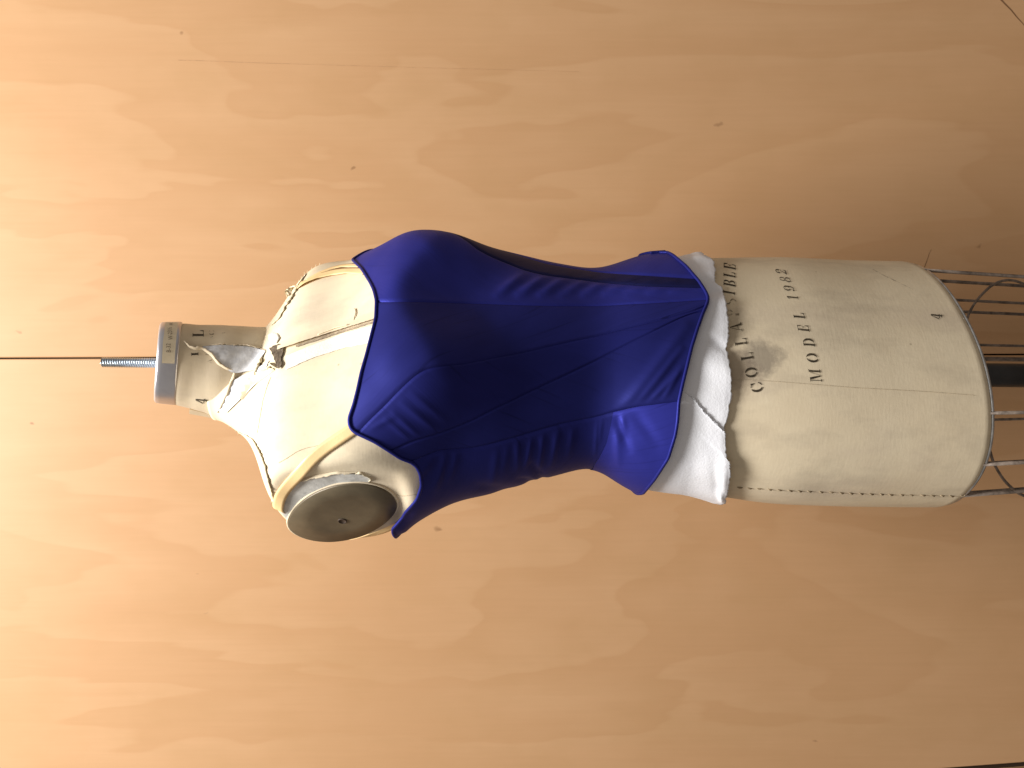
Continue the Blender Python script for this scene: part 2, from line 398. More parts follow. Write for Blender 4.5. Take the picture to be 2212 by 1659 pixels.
panel(s0 + .0011, .640, s1 + .0011, .640, make_wood('birch_veneer_a', 3.1))
panel(e0, s0 - .0011, e1, s1 - .0011, make_wood('birch_veneer_b', 14.2))
panel(-1.45, e0 - .010, -1.45, e1 - .010, make_wood('birch_veneer_c', 23.3), .0)
panel(.643, 1.5, .643, 1.5, make_wood('birch_veneer_d', 31.9), .0)
def wall_mark(name, pts, w, mat=None):
    V = []; Fc = []
    P = [Vector((wx(b), YW - .0003, wz(a))) for a, b in pts]
    for i, p in enumerate(P):
        t = (P[min(i + 1, len(P) - 1)] - P[max(i - 1, 0)]).normalized(); nn = Vector((t.z, 0, -t.x))
        ww = w * (1 - .7 * i / max(1, len(P) - 1)); V += [p + nn * ww, p - nn * ww]
    for i in range(len(P) - 1): Fc.append((2 * i, 2 * i + 1, 2 * i + 3, 2 * i + 2))
    return mk(name, V, Fc, mat or M_SCR, wall, smooth=False)
M_VS = plain('veneer_join', (.47, .27, .13), .6, 0, .2, 90)
wall_mark('veneer_join', [(385, 130), (420, 131), (560, 136), (760, 142), (980, 148), (1250, 155)], .00045, M_VS)
wall_mark('scratch', [(2157, -6), (2170, 8), (2184, 22), (2196, 37), (2208, 50), (2222, 66)], .0011)
wall_mark('scratch', [(1996, 579), (2001, 566), (2007, 548), (2012, 538)], .0004)

# ------------------------------------------------------------------ dress form
form = empty('dress_form', (0, 0, float(ZS[-1])))
form['label'] = 'vintage canvas dress form with threaded bolt, metal neck cap and wire cage below'
form['category'] = 'dress form'
FORMW = Matrix.Translation(form.location)
def fpart(o):
    o.parent = form; o.matrix_parent_inverse = FORMW.inverted(); return o
def sub(o, par):
    o.parent = par; o.matrix_parent_inverse = Matrix.Identity(4); return o
# torso
bumps = np.random.RandomState(3)
P = surf(ug.ravel(), zg.ravel()).reshape(len(ZS), NU, 3)
rows = [P[i] for i in range(len(ZS))]
ZT = float(z_of(1800))
def hem_tilt(X, Y, z):                     # the lower edge hangs a little deeper on the near side
    k = np.clip((ZT - z) / (ZT - ZS[-1]), 0, 1)
    return k * (.13 * (Y + .12))
rows = [q + np.stack([0 * q[:, 0], 0 * q[:, 0], hem_tilt(q[:, 0], q[:, 1], q[:, 2])], 1) for q in rows]
cen = np.array([DX_[-1], 0, ZS[-1]])
last = P[-1]
for sc_, dz in ((.992, -.0035), (.975, -.0052), (.93, -.0055), (.6, -.002)):
    q = cen + (last - cen) * [sc_, sc_, 1]; q[:, 2] = ZS[-1] + dz + hem_tilt(last[:, 0], last[:, 1], last[:, 2]); rows.append(q)
V = np.concatenate(rows); Fc = grid_faces(len(rows), NU, True)
V = np.vstack([V, [[DX_[0], 0, ZS[0] + .002]]]); tip = len(V) - 1
Fc += [(tip, (j + 1) % NU, j) for j in range(NU)]
torso = fpart(mk('torso', V, Fc, M_CANVAS))
BODY = BVHTree.FromPolygons([Vector(v) for v in V], Fc)

def px_patch(A, B, n, mth, off, name, mat, parent, tree=None, jag=0.0, uvs=True, relax=0):
    """a strip lying on the body between two photo polylines; off may be f(s,t)"""
    a = smooth_poly(A, n, 1); b = smooth_poly(B, n, 1); V = []; uv = []
    for i in range(n):
        ja = rng.uniform(-jag, jag); jb = rng.uniform(-jag, jag)
        for k in range(mth):
            t = k / (mth - 1); p = a[i] * (1 - t) + b[i] * t
            jj = ja * (1 - t) + jb * t
            dv = (b[i] - a[i]) / (np.linalg.norm(b[i] - a[i]) + 1e-6)
            p = p + dv * jj
            h, nn = hit(p[0], p[1], tree)
            if nn.dot(h - CAMP) > 0: nn = -nn
            o = off(i / (n - 1), t) if callable(off) else off
            V.append(h + nn * o); uv.append((i / (n - 1) * .1, t * .02))
    if relax:
        W = np.array([tuple(v) for v in V]).reshape(n, mth, 3)
        for _ in range(relax):
            q_ = np.pad(W, ((1, 1), (1, 1), (0, 0)), mode='edge'); W = (q_[:-2, 1:-1] + q_[2:, 1:-1] + q_[1:-1, :-2] + q_[1:-1, 2:] + 2 * W) / 6
        V = [Vector(v) + (CAMP - Vector(v)).normalized() * .0008 for v in W.reshape(-1, 3)]
    o = mk(name, V, grid_faces(n, mth), mat, None, uvs=uv)
    return fpart(o) if parent is form else sub(o, parent)

# neck: rings tilted forward
NK = [(384, 787, 87), (392, 788, 89), (420, 792, 91), (450, 797, 95), (480, 803, 101), (520, 811, 106), (560, 818, 112), (610, 828, 120)]
def neck_ring(col, yc, hw, n=96, grow=0.0, wob=0.0):
    k = (col - 340) / 270.0
    dep = D - .022 + .045 * k
    c = at(col, yc, dep); r = hw / FPX * dep + grow
    e1 = Vector((1, 0, -.075)).normalized(); tl = .37 * (1 - .55 * k); e2 = Vector((0, -1, -tl)).normalized()
    out = []
    for j in range(n):
        a = 2 * math.pi * j / n
        rr = r * (1 + wob * math.sin(3 * a + col * .1))
        out.append(c + e1 * (rr * math.cos(a)) + e2 * (rr * .93 * math.sin(a)))
    return out
cols = np.linspace(384, 610, 40)
rings = []
for c_ in cols:
    yc = np.interp(c_, [k[0] for k in NK], [k[1] for k in NK]); hw = np.interp(c_, [k[0] for k in NK], [k[2] for k in NK])
    rings += neck_ring(c_, yc, hw, wob=.004)
neck = fpart(mk('neck', rings, grid_faces(40, 96, True), M_CANVAS2))
NECKT = BVHTree.FromPolygons(rings, grid_faces(40, 96, True))
def ntree(px, py):
    """whichever of neck and body stands in front there"""
    dr = ray_dir(px, py).normalized(); a = NECKT.ray_cast(CAMP, dr); b = BODY.ray_cast(CAMP, dr)
    if a[0] is None: return BODY
    if b[0] is None: return NECKT
    return NECKT if a[3] < b[3] else BODY
class Both:
    def ray_cast(self, o, d):
        a = NECKT.ray_cast(o, d); b = BODY.ray_cast(o, d)
        if a[0] is None: return b
        if b[0] is None: return a
        return a if a[3] < b[3] else b
BOTH = Both()
# neck cap
prof = [(386, 785.5, 80, 0), (387.5, 785.5, 88, 0), (386, 785.3, 90, 0), (383, 785, 90.3, 0), (352, 783.5, 88.5, 0), (344, 783.2, 87.5, 0), (340.5, 783, 85, 0), (339, 783, 81, 0), (338.5, 783, 60, 0), (338.5, 783, 9, 0)]
V = []
for c_, yc, hw, _ in prof: V += neck_ring(c_, yc, hw)
cap = fpart(mk('neck_cap', V, grid_faces(len(prof), 96, True), M_CAP))
CAPT = BVHTree.FromPolygons([Vector(v) for v in V], grid_faces(len(prof), 96, True))
lab = px_patch([(357.5, 697), (352, 740), (349.8, 784.5)], [(384.6, 697), (380, 740), (377, 785.5)], 26, 5, .0004, 'size_label', M_LABEL, cap, CAPT)
# bolt with a cut thread
def bolt(name, p0, p1, r, pitch, mat):
    ax = (p1 - p0); ln = ax.length; ax.normalize(); e1 = ax.orthogonal().normalized(); e2 = ax.cross(e1)
    ns, nl = 24, int(ln / pitch * 8); V = []
    for i in range(nl + 1):
        h = ln * i / nl
        for j in range(ns):
            ph = (h / pitch - j / ns) % 1.0
            rr = r * (1 - .17 * abs(ph * 2 - 1))
            if i == nl or i == 0: rr = r * .82
            a = 2 * math.pi * j / ns; V.append(p0 + ax * h + (e1 * math.cos(a) + e2 * math.sin(a)) * rr)
    Fc = grid_faces(nl + 1, ns, True); Fc.append(tuple(nl * ns + k for k in range(ns)))
    return mk(name, V, Fc, mat, smooth=False)
nd = D - .022
fpart(bolt('threaded_bolt', at(345, 784.2, nd), at(220.5, 782.5, nd - .006), 11.2 / FPX * nd, .00225, M_ZINC))

# torn neck cover: padding showing, torn lips, holes, tape
px_patch([(434, 749), (480, 744), (540, 747), (578, 758)], [(440, 754), (478, 785), (500, 810), (556, 800)], 22, 14,
         lambda s, t: .0006 + .0016 * math.sin(math.pi * t) * (.5 + .5 * math.sin(s * 23 + t * 9)), 'padding', M_COTTON, form, BOTH, relax=3)
px_patch([(556, 800), (520, 812), (492, 828), (480, 866), (470, 888)], [(585, 775), (568, 818), (540, 846), (520, 865), (490, 893)], 26, 10,
         lambda s, t: .0006 + .0018 * math.sin(math.pi * t) * (.5 + .5 * math.sin(s * 31 + t * 7)), 'padding', M_COTTON, form, BOTH, relax=3)
def lip(pts, w, h, mat=M_CANVAS2, tree=BOTH, name='torn_edge', both=False):
    """a torn edge of cloth standing off the surface along a photo line"""
    q = smooth_poly(pts, max(14, int(np.linalg.norm(np.diff(np.array(pts), axis=0), axis=1).sum() / 4)), 1)
    V = []
    for i, p in enumerate(q):
        t = q[min(i + 1, len(q) - 1)] - q[max(i - 1, 0)]; t = t / (np.linalg.norm(t) + 1e-9); nn = np.array([-t[1], t[0]])
        j = rng.uniform(.7, 1.3); en = math.sin(math.pi * min(1, max(0, (i + .6) / len(q)))) ** .4
        for k, (wd, ho) in enumerate(((0, .0002), (.45, .75), (.8, 1.0), (1.0, .75), (.92, .35))):
            hp, hn = hit(*(p + nn * w * wd * j * en), tree)
            if hn.dot(hp - CAMP) > 0: hn = -hn
            V.append(hp + hn * (h * ho * j * en + .0003))
    return fpart(mk(name, V, grid_faces(len(q), 5), mat))
lip([(396, 738), (408, 752), (422, 757), (436, 755), (456, 770), (470, 788), (490, 800), (513, 803)], -6, .0028)
lip([(505, 803), (496, 825), (485, 855), (468, 890)], -9, .003)
lip([(434, 747), (480, 741), (540, 744), (575, 756)], 5, .0022)
lip([(524, 864), (545, 838), (562, 824), (594, 800)], -11, .005, M_FRAY)
lip([(545, 815), (556, 785), (566, 770)], 10, .004, M_FRAY)
lip([(575, 798), (590, 782), (600, 795)], 8, .004, M_FRAY)
def px_blob(name, outline, mat, push, dome=0.0, rough=1.0):
    """a small ragged patch on the plane that best fits the surface under its outline"""
    o = resample(outline + [outline[0]], 33)[:-1]; c = o.mean(0)
    o = np.array([c + (p - c) * (1 + rough * rng.uniform(-.10, .10)) for p in o])
    A, b = [], []
    for p in list(o) + [c]:
        h, _ = hit(p[0], p[1], BOTH); A.append((1, p[0] - c[0], p[1] - c[1])); b.append(1.0 / (h.y + D))
    k = np.linalg.lstsq(np.array(A), np.array(b), rcond=None)[0]
    V = []
    for sc_, up in ((1.0, 0), (.85, .6), (.55, .9), (.2, 1.0)):
        for p in o:
            q = c + (p - c) * sc_; dd = 1.0 / (k[0] + k[1] * (q[0] - c[0]) + k[2] * (q[1] - c[1]))
            V.append(at(q[0], q[1], dd - push - dome * up + rng.uniform(-.0002, .0002)))
    dd = 1.0 / k[0]; V.append(at(c[0], c[1], dd - push - dome))
    n = len(o)
    return fpart(mk(name, V, grid_faces(4, n, True) + [(3 * n + a, 3 * n + (a + 1) % n, 4 * n) for a in range(n)], mat))
px_blob('hole', [(582, 752), (592, 745), (604, 742), (613, 746), (612, 760), (606, 772), (609, 786), (602, 797), (596, 786), (590, 770)], M_HOLE, .0035)
px_blob('padding', [(578, 724), (588, 718), (600, 720), (604, 730), (598, 741), (584, 742)], M_TAPE, .002, .004, .6)
px_patch([(618, 770), (660, 752), (740, 722), (806, 704)], [(618, 800), (670, 776), (745, 752), (800, 742)], 30, 8, .0007, 'tape', M_TAPE, form, BODY, .6)
# split chest cover: its edge stands over the tape
px_patch([(604, 759), (640, 747), (700, 728), (750, 712), (812, 693)], [(600, 742), (636, 726), (700, 705), (750, 690), (812, 672)], 50, 9,
         lambda s, t: .0030 * (1 - t) ** 1.3 + .0004, 'torn_edge', M_CANVAS, form, BODY, .5)
px_patch([(640, 751), (700, 732), (750, 716), (812, 697)], [(640, 747), (700, 728), (750, 712), (812, 693)], 40, 3, .0009, 'split_gap', M_GAP, form, BODY, .4)
def thread(pts, r, mat, name, off=.0006, tree=BOTH, n=30, stray=0):
    q = smooth_poly(pts, n, 1); out = []
    for i, p in enumerate(q):
        hp, hn = hit(p[0], p[1], tree)
        if hn.dot(hp - CAMP) > 0: hn = -hn
        out.append(hp + hn * (off + stray * math.sin(i * 1.3)))
    return fpart(tube(name, out, r, mat, None, 5))
thread([(757, 705), (765, 702), (766, 690), (770, 678), (768, 668)], .0006, M_FRAY, 'loose_thread', .001, n=16)
thread([(690, 728), (730, 712), (757, 705)], .0005, M_FRAY, 'loose_thread', .0035, n=16)
# flap at the neck's side
fl = [at(409, 884, D + .004), at(484, 903, D + .010), at(484, 908, D + .010), at(409, 894, D + .004)]
fl2 = [p + Vector((.004, .012, 0)) for p in fl]
fpart(mk('neck_flap', fl + fl2, [(0, 1, 2, 3), (7, 6, 5, 4), (0, 4, 5, 1), (1, 5, 6, 2), (2, 6, 7, 3), (3, 7, 4, 0)], M_CANVAS2, smooth=False))

# seam lines and stitches on the canvas
def seam_line(pts, w=1.0, mat=M_SEAM, dash=None, name='seam', tree=BOTH, off=.00035):
    P_ = np.array(pts, float); L_ = np.linalg.norm(np.diff(P_, axis=0), axis=1).sum(); n = max(8, int(L_ / 6))
    q = smooth_poly(pts, n, 1); V = []
    for i, p in enumerate(q):
        t = q[min(i + 1, n - 1)] - q[max(i - 1, 0)]; t = t / np.linalg.norm(t); nn = np.array([-t[1], t[0]])
        for sg in (-1, 1):
            hp, hn = hit(*(p + nn * sg * w * .5 * rng.uniform(.6, 1.1)), tree)
            if hn.dot(hp - CAMP) > 0: hn = -hn
            V.append(hp + hn * off)
    return fpart(mk(name, V, grid_faces(n, 2), mat))
seam_line([(585, 815), (577, 835), (568, 865), (562, 900), (556, 935)], 1.4)
seam_line([(602, 1000), (620, 990), (640, 976), (660, 968), (690, 962), (705, 956)], 1.2)
seam_line([(1582, 818), (1700, 826), (1850, 838), (1930, 842), (2000, 846), (2105, 854)], 1.1)
seam_line([(855, 1068), (868, 1072), (880, 1070), (896, 1068)], 1.6)
seam_line([(1885, 582), (1910, 596), (1940, 610), (1972, 626)], 1.0, M_FADED)
V = []; Fc = []
for k in range(23):                                  # running stitch up the side seam
    t = k / 22.0; px = 1592 + (2074 - 1592) * t + rng.uniform(-2, 2); py = 1052 + 18 * t + 3 * math.sin(t * 3)
    ln = rng.uniform(9, 12); tl = rng.uniform(.5, 2.5)
    pts = []
    for w_ in (0, .35, .7, 1.0):
        hp, hn = hit(px + ln * w_, py + tl * w_)
        if hn.dot(hp - CAMP) > 0: hn = -hn
        pts.append(hp + hn * (.0002 + .0009 * math.sin(math.pi * w_)))
    a, b = tube_geo(pts, [.0003, .00075, .00075, .0003], 5, base=len(V)); V += a; Fc += b
fpart(mk('stitching', V, Fc, M_THREAD))

# lettering: stencil serif glyphs, drawn as strips in a unit cell (x advance, y up)
def g_rect(x0, y0, x1, y1, n=4):
    return [[((x0 + (x1 - x0) * 0), y0 + (y1 - y0) * i / n) for i in range(n + 1)], [(x1, y0 + (y1 - y0) * i / n) for i in range(n + 1)]]
def g_quad(a, b, c, d, n=4):
    def lp(p, q): return [(p[0] + (q[0] - p[0]) * i / n, p[1] + (q[1] - p[1]) * i / n) for i in range(n + 1)]
    return [lp(a, b), lp(d, c)]
def g_cres(cx, cy, rx, ry, a0, a1, th, tv, n=10):
    o, i_ = [], []
    for k in range(n + 1):
        a = math.radians(a0 + (a1 - a0) * k / n); o.append((cx + rx * math.cos(a), cy + ry * math.sin(a)))
        i_.append((cx + (rx - th) * math.cos(a), cy + (ry - tv) * math.sin(a)))
    return [o, i_]
def stem(x, w=.16, y0=0, y1=1): return [g_rect(x, y0, x + w, y1), g_rect(x - .07, y0, x + w + .07, y0 + .055, 1), g_rect(x - .07, y1 - .055, x + w + .07, y1, 1)]
G = {
 'C': (.72, [g_cres(.38, .5, .36, .5, 110, 255, .17, .05), g_cres(.38, .5, .36, .5, 35, 85, .05, .07), g_quad((.60, .95), (.66, .62), (.70, .62), (.70, .95)), g_cres(.38, .5, .36, .5, 285, 335, .05, .07)]),
 'O': (.78, [g_cres(.39, .5, .38, .5, 100, 260, .17, .05), g_cres(.39, .5, .38, .5, -80, 80, .17, .05)]),
 'L': (.64, stem(.12) + [g_quad((.38, 0), (.38, .06), (.60, .06), (.60, 0)), g_quad((.50, .06), (.58, .36), (.60, .36), (.60, .06))]),
 'A': (.78, [g_quad((.40, 1), (.56, .0), (.74, .0), (.46, 1)), g_quad((.33, .85), (.09, .0), (.13, .0), (.37, .85)), g_rect(.0, 0, .24, .055, 1), g_rect(.50, 0, .80, .055, 1), g_rect(.24, .30, .48, .35, 1)]),
 'P': (.70, stem(.12) + [g_cres(.38, .74, .30, .26, -80, 80, .15, .05)]),
 'S': (.60, [g_cres(.30, .74, .26, .26, 80, 265, .12, .06), g_cres(.30, .26, .27, .26, -100, 85, .14, .06), g_quad((.50, .98), (.52, .7), (.55, .7), (.55, .98)), g_quad((.05, .30), (.03, .02), (.07, .02), (.10, .30))]),
 'I': (.40, stem(.12)),
 'B': (.70, stem(.12) + [g_cres(.36, .75, .28, .25, -80, 80, .14, .05), g_cres(.36, .26, .32, .26, -80, 80, .15, .05)]),
 'E': (.68, stem(.12) + [g_rect(.38, .0, .62, .055, 1), g_rect(.38, .945, .60, 1.0, 1), g_quad((.52, .055), (.60, .34), (.63, .34), (.62, .055)), g_quad((.50, .945), (.58, .68), (.61, .68), (.60, .945)), g_rect(.38, .47, .50, .53, 1), g_quad((.48, .36), (.48, .64), (.51, .64), (.51, .36))]),
 'M': (.98, [g_rect(.10, .0, .15, 1), g_rect(.03, 0, .24, .055, 1), g_rect(.03, .945, .22, 1, 1), g_quad((.17, 1), (.44, .06), (.52, .06), (.34, 1)), g_quad((.52, .06), (.70, .88), (.74, .88), (.54, .06)), g_rect(.76, 0, .90, 1), g_rect(.68, 0, .98, .055, 1), g_rect(.76, .945, .97, 1, 1)]),
 'D': (.78, stem(.12) + [g_cres(.34, .5, .40, .5, -82, 82, .16, .05)]),
 '1': (.44, [g_rect(.16, 0, .29, 1), g_rect(.06, 0, .39, .05, 1), g_quad((.02, .82), (.16, 1), (.16, .92), (.05, .78))]),
 '9': (.62, [g_cres(.30, .70, .27, .30, 95, 265, .12, .05), g_cres(.30, .70, .27, .30, -60, 85, .12, .05), g_cres(.20, .55, .37, .55, -75, 10, .10, .05), g_cres(.16, .12, .09, .09, 0, 360, .09, .09)]),
 '8': (.62, [g_cres(.31, .75, .24, .25, 95, 265, .09, .05), g_cres(.31, .75, .24, .25, -85, 85, .09, .05), g_cres(.31, .25, .28, .26, 95, 265, .11, .05), g_cres(.31, .25, .28, .26, -85, 85, .11, .05)]),
 '2': (.62, [g_cres(.30, .74, .26, .26, -30, 165, .13, .06), g_quad((.06, .06), (.38, .50), (.50, .56), (.18, .06)), g_rect(.04, 0, .56, .10, 2), g_quad((.50, .1), (.56, .28), (.58, .28), (.58, 0)), g_cres(.14, .72, .09, .09, 0, 360, .09, .09)]),
 '4': (.60, [g_rect(.36, .0, .50, .94), g_quad((.00, .26), (.34, .98), (.34, .80), (.08, .26)), g_rect(.18, .20, .34, .28, 1), g_rect(.50, .20, .62, .28, 1), g_rect(.26, 0, .60, .05, 1)]),
}
def lettering(name, items, mat, tree=BODY, off=.00045, par=None):
    """items: (glyph, centre px, up vector in px, advance vector in px (scaled to cell height))"""
    for ch, (cx, cy), up, adv in items:
        V = []; Fc = []
        w, strips = G[ch]; up = np.array(up, float); adv = np.array(adv, float)
        for A, B in strips:
            b0 = len(V)
            for a, b in zip(A, B):
                for p in (a, b):
                    q = np.array([cx, cy]) + up * (p[1] - .5) + adv * (p[0] - w / 2) + np.array([rng.uniform(-.18, .18), rng.uniform(-.18, .18)])
                    hp, hn = hit(q[0], q[1], tree)
                    if hn.dot(hp - CAMP) > 0: hn = -hn
                    V.append(hp + hn * off)
            Fc += grid_faces(len(A), 2, base=b0)
        fpart(mk(name, V, Fc, mat))
def zz(u_, v_): return 1545.2 + u_ * .1960, 542.1 + v_ * .1960
arc = [('C', 455, 1505), ('O', 393, 1340), ('L', 345, 1165), ('L', 280, 1005), ('A', 226, 845), ('P', 190, 685), ('S', 165, 560), ('I', 150, 460), ('B', 155, 358), ('L', 155, 262), ('E', 158, 172)]
it = []
for k, (ch, a, b) in enumerate(arc):
    t = k / 10.0
    up = (-25.5, -4.0 + t * -1.5) if k > 6 else (-25.5, 5.5 - 8 * t)
    adv = (-7.0 + 7 * t, -29 + 10 * t)
    it.append((ch, zz(a, b), up, adv))
lettering('stencil_letter', it[:5] + it[7:], M_INK)
lettering('faded_letter', it[5:7], M_FADED)
row = [('M', 1100, 1375), ('O', 1065, 1180), ('D', 1028, 1010), ('E', 968, 855), ('L', 920, 715), ('1', 850, 515), ('9', 812, 415), ('8', 767, 316), ('2', 722, 230)]
it = []
for k, (ch, a, b) in enumerate(row):
    t = k / 8.0
    it.append((ch, zz(a, b), (-25.0 + t * 1.5, -1.0 - t * 3), (-5 - t * 1.5, -28 + 11 * t)))
lettering('stencil_letter', it, M_INK)
lettering('size_mark', [('4', (2022, 684), (-26, -3.5), (-1, -19))], M_INK)
lettering('size_mark', [('4', (434, 866), (-26, -3), (4, -18))], M_INK, BOTH)
lettering('neck_letter', [('L', (428, 721), (-24, 0), (0, -25)), ('I', (421, 765), (-15, 1), (0, -26))], M_INK, BOTH)
lettering('neck_letter', [('C', (457, 719), (-12, 0), (0, -16)), ('A', (456.5, 730), (-7, 0), (0, -9)), ('I', (483, 720), (-7, 0), (0, -16)), ('I', (448, 766), (-7, 0), (0, -12)), ('A', (453, 781), (-9, 0), (0, -12))], M_FADED, BOTH)
# the printed size label
def print_text(txt, cpx, up, adv, tree, mat, par, name, off):
    cu = bpy.data.curves.new(name, 'FONT'); cu.body = txt; cu.size = 1; cu.align_x = 'CENTER'; cu.align_y = 'CENTER'; cu.resolution_u = 2
    to = bpy.data.objects.new(name, cu); COL.objects.link(to)
    me = bpy.data.meshes.new_from_object(to.evaluated_get(bpy.context.evaluated_depsgraph_get()))
    V = []
    for v in me.vertices:
        q = np.array(cpx) + np.array(up) * v.co.y + np.array(adv) * v.co.x
        hp, hn = hit(q[0], q[1], tree)
        if hn.dot(hp - CAMP) > 0: hn = -hn
        V.append(hp + hn * off)
    Fc = [tuple(p.vertices) for p in me.polygons]
    bpy.data.objects.remove(to); bpy.data.curves.remove(cu); bpy.data.meshes.remove(me)
    return sub(mk(name, V, Fc, mat, smooth=False), par)
print_text('B-32', (364.5, 752), (-14, -.3), (-.6, -10.5), CAPT, M_LINT, cap, 'label_print', .0007)
print_text('W-23½', (367.8, 721), (-14, -.3), (-.8, -8.6), CAPT, M_LINT, cap, 'label_print', .0007)
print_text('H', (370, 701), (-13, -.3), (-.8, -7), CAPT, M_LINT, cap, 'label_print', .0007)

# arm plate
def plane_pt(px, py, c=PLATE_C + .0012):
    d = ray_dir(px, py); n3 = Vector((RV[0], RV[1], 0)); p0 = Vector((CXS, 0, 0)) + n3 * c
    t = (p0 - CAMP).dot(n3) / d.dot(n3); return CAMP + d * t
def zq(u_, v_): return 569.3 + u_ * .1675, 914.9 + v_ * .1675
outl = [zq(*p) for p in [(303, 1280), (340, 1180), (420, 1070), (540, 960), (720, 860), (920, 795), (1130, 765), (1300, 770), (1480, 805), (1610, 870), (1700, 955), (1735, 1040), (1725, 1110), (1660, 1200), (1560, 1290), (1420, 1375), (1250, 1450), (1050, 1500), (850, 1520), (650, 1505), (480, 1460), (380, 1405), (320, 1345)]]
oq = resample(outl + [outl[0]], 73)[:-1]
for _ in range(3): oq = .25 * np.roll(oq, 1, 0) + .5 * oq + .25 * np.roll(oq, -1, 0)
O3 = [plane_pt(*p) for p in oq]
pc = sum(O3, Vector()) / len(O3); n3 = Vector((RV[0], RV[1], 0))
V = []
for sc_, o_ in ((1.0, -.004), (1.0, .0006), (.985, .0016), (.6, .0017), (.3, .0017), (.02, .0017)):
    V += [pc + (p - pc) * sc_ + n3 * o_ for p in O3]
V.append(pc + n3 * .0017)
plate = fpart(mk('arm_plate', V, grid_faces(6, 72, True) + [(360 + k, 360 + (k + 1) % 72, 432) for k in range(72)], M_PLATE))
hc = plane_pt(*zq(1020, 1235)); hv = []
ez = Vector((0, 0, 1)); eh = ez.cross(n3)
for rr, o_ in ((.0044, .0019), (.0040, .0026), (.0034, .0026), (.0032, .0020)):
    hv += [hc + (ez * math.cos(2 * math.pi * k / 20) + eh * math.sin(2 * math.pi * k / 20)) * rr + n3 * o_ for k in range(20)]
hv.append(hc + n3 * .0020)
sub(mk('plate_hole', hv, grid_faces(4, 20, True) + [(60 + k, 60 + (k + 1) % 20, 80) for k in range(20)], M_PLATEH), form).matrix_parent_inverse = FORMW.inverted()
# canvas rim round the plate
fpart(tube('plate_rim', [pc + (p - pc) * 1.015 + n3 * -.0008 for p in O3], .0013, M_CANVAS, None, 8, True))
px_patch([zq(*p) for p in [(200, 1100), (255, 925), (400, 785), (500, 735), (700, 672), (950, 628), (1200, 642), (1390, 682)]],
         [zq(*p) for p in [(296, 1215), (400, 1050), (530, 945), (640, 885), (800, 825), (950, 782), (1150, 758), (1360, 752)]], 40, 8,
         lambda s, t: .0008 + .0002 * math.sin(s * 17), 'tape', M_METALTAPE, form, BODY, .5)
lip([zq(*p) for p in [(380, 780), (480, 715), (700, 655), (950, 612), (1200, 622)]], 3, .0025, M_CANVAS, BODY)
lip([zq(*p) for p in [(1180, 640), (1240, 610), (1390, 680), (1400, 715), (1360, 745)]], 3, .002, M_FRAY, BODY)
# frayed shoulder cover
def fray(px_pts, n, ln, name='fray', mat=M_FRAY, dep=D, dirn=None, rad=.0003):
    V = []; Fc = []; q = resample(px_pts, n)
    for i, p in enumerate(q):
        t = q[min(i + 1, n - 1)] - q[max(i - 1, 0)]; t /= np.linalg.norm(t) + 1e-9
        nn = np.array([-t[1], t[0]]) if dirn is None else np.array(dirn)
        l_ = ln * rng.uniform(.3, 1.2); dv = nn + t * rng.uniform(-1.6, 1.6)
        hp, hn = hit(p[0], p[1], BOTH)
        b = [hp]; dp = hp.y + D
        for k in (1, 2, 3):
            x = p + dv * l_ * k / 3 + np.array([rng.uniform(-.5, .5), rng.uniform(-.5, .5)])
            b.append(at(x[0], x[1], dp - .001 * k / 3))
        a, f_ = tube_geo(b, [rad, rad * .9, rad * .7, rad * .3], 4, base=len(V)); V += a; Fc += f_
    o = fpart(mk(name, V, Fc, mat)); o['kind'] = 'stuff'; return o
fray([(500, 922), (514, 933), (544, 949), (557, 977), (566, 996), (577, 1038), (588, 1076)], 20, 4.5, dirn=(-.35, .9))
fray([(690, 571), (662, 587), (647, 606), (632, 634), (615, 657), (604, 682), (586, 702)], 18, 4, dirn=(-.5, -.8))
lip([(514, 934), (544, 951), (557, 979), (566, 997), (577, 1040), (590, 1080)], -7, .0018, M_FRAY, BODY, 'torn_edge')
lip([(586, 703), (604, 684), (615, 660), (632, 636), (647, 608), (662, 590)], 5, .0018, M_FRAY, BODY, 'torn_edge')
lip([(626, 640), (620, 634), (624, 622), (640, 618)], 6, .005, M_FRAY, BODY, 'torn_edge')
fpart(tube('loose_thread', [at(585, 1060, D - .02), at(588, 1075, D - .022), at(586, 1086, D - .022)], [.0012, .001, .0003], M_FRAY, None, 5))

# hem ring, cage and pole
hem_c = np.array([DX_[-1], 0])
def hem_pt(u, sc_=.985, dz=-.0055): 
    p = surf(np.array([u]), np.array([ZS[-1]]))[0]; return Vector((hem_c[0] + (p[0] - hem_c[0]) * sc_, p[1] * sc_, ZS[-1] + dz + float(hem_tilt(p[0], p[1], ZS[-1]))))
fpart(tube('hem_ring', [hem_pt(a, .978, -.0058) for a in np.linspace(-math.pi, math.pi, 120, endpoint=False)], .0016, M_RING, None, 8, True))
ZB = .42
def cage_pt(u, z, sc_=.965):
    k = (ZS[-1] - z) / (ZS[-1] - ZB); return hem_pt(u, sc_ - .24 * k, z - ZS[-1])
def near_u(py_):
    best = None
    for a in np.linspace(-math.pi, math.pi, 2880):
        p = hem_pt(a); x, y = proj(p); best = best
        if p.y < 0 and (best is None or abs(y - py_) < best[0]): best = (abs(y - py_), a)
    return best[1]
def far_u(px_, py_):
    best = None
    for a in np.linspace(-math.pi, math.pi, 2880):
        p = cage_pt(a, ZS[-1] - .03)
        x, y = proj(p)
        if p.y > -.005 and (best is None or abs(y - py_) < best[0]): best = (abs(y - py_), a)
    return best[1]
hem_all = np.linspace(-math.pi, math.pi, 1440, endpoint=False)
hpts = [hem_pt(a) for a in hem_all]; hpx = np.array([proj(p) for p in hpts]); hy = np.array([p.y for p in hpts])
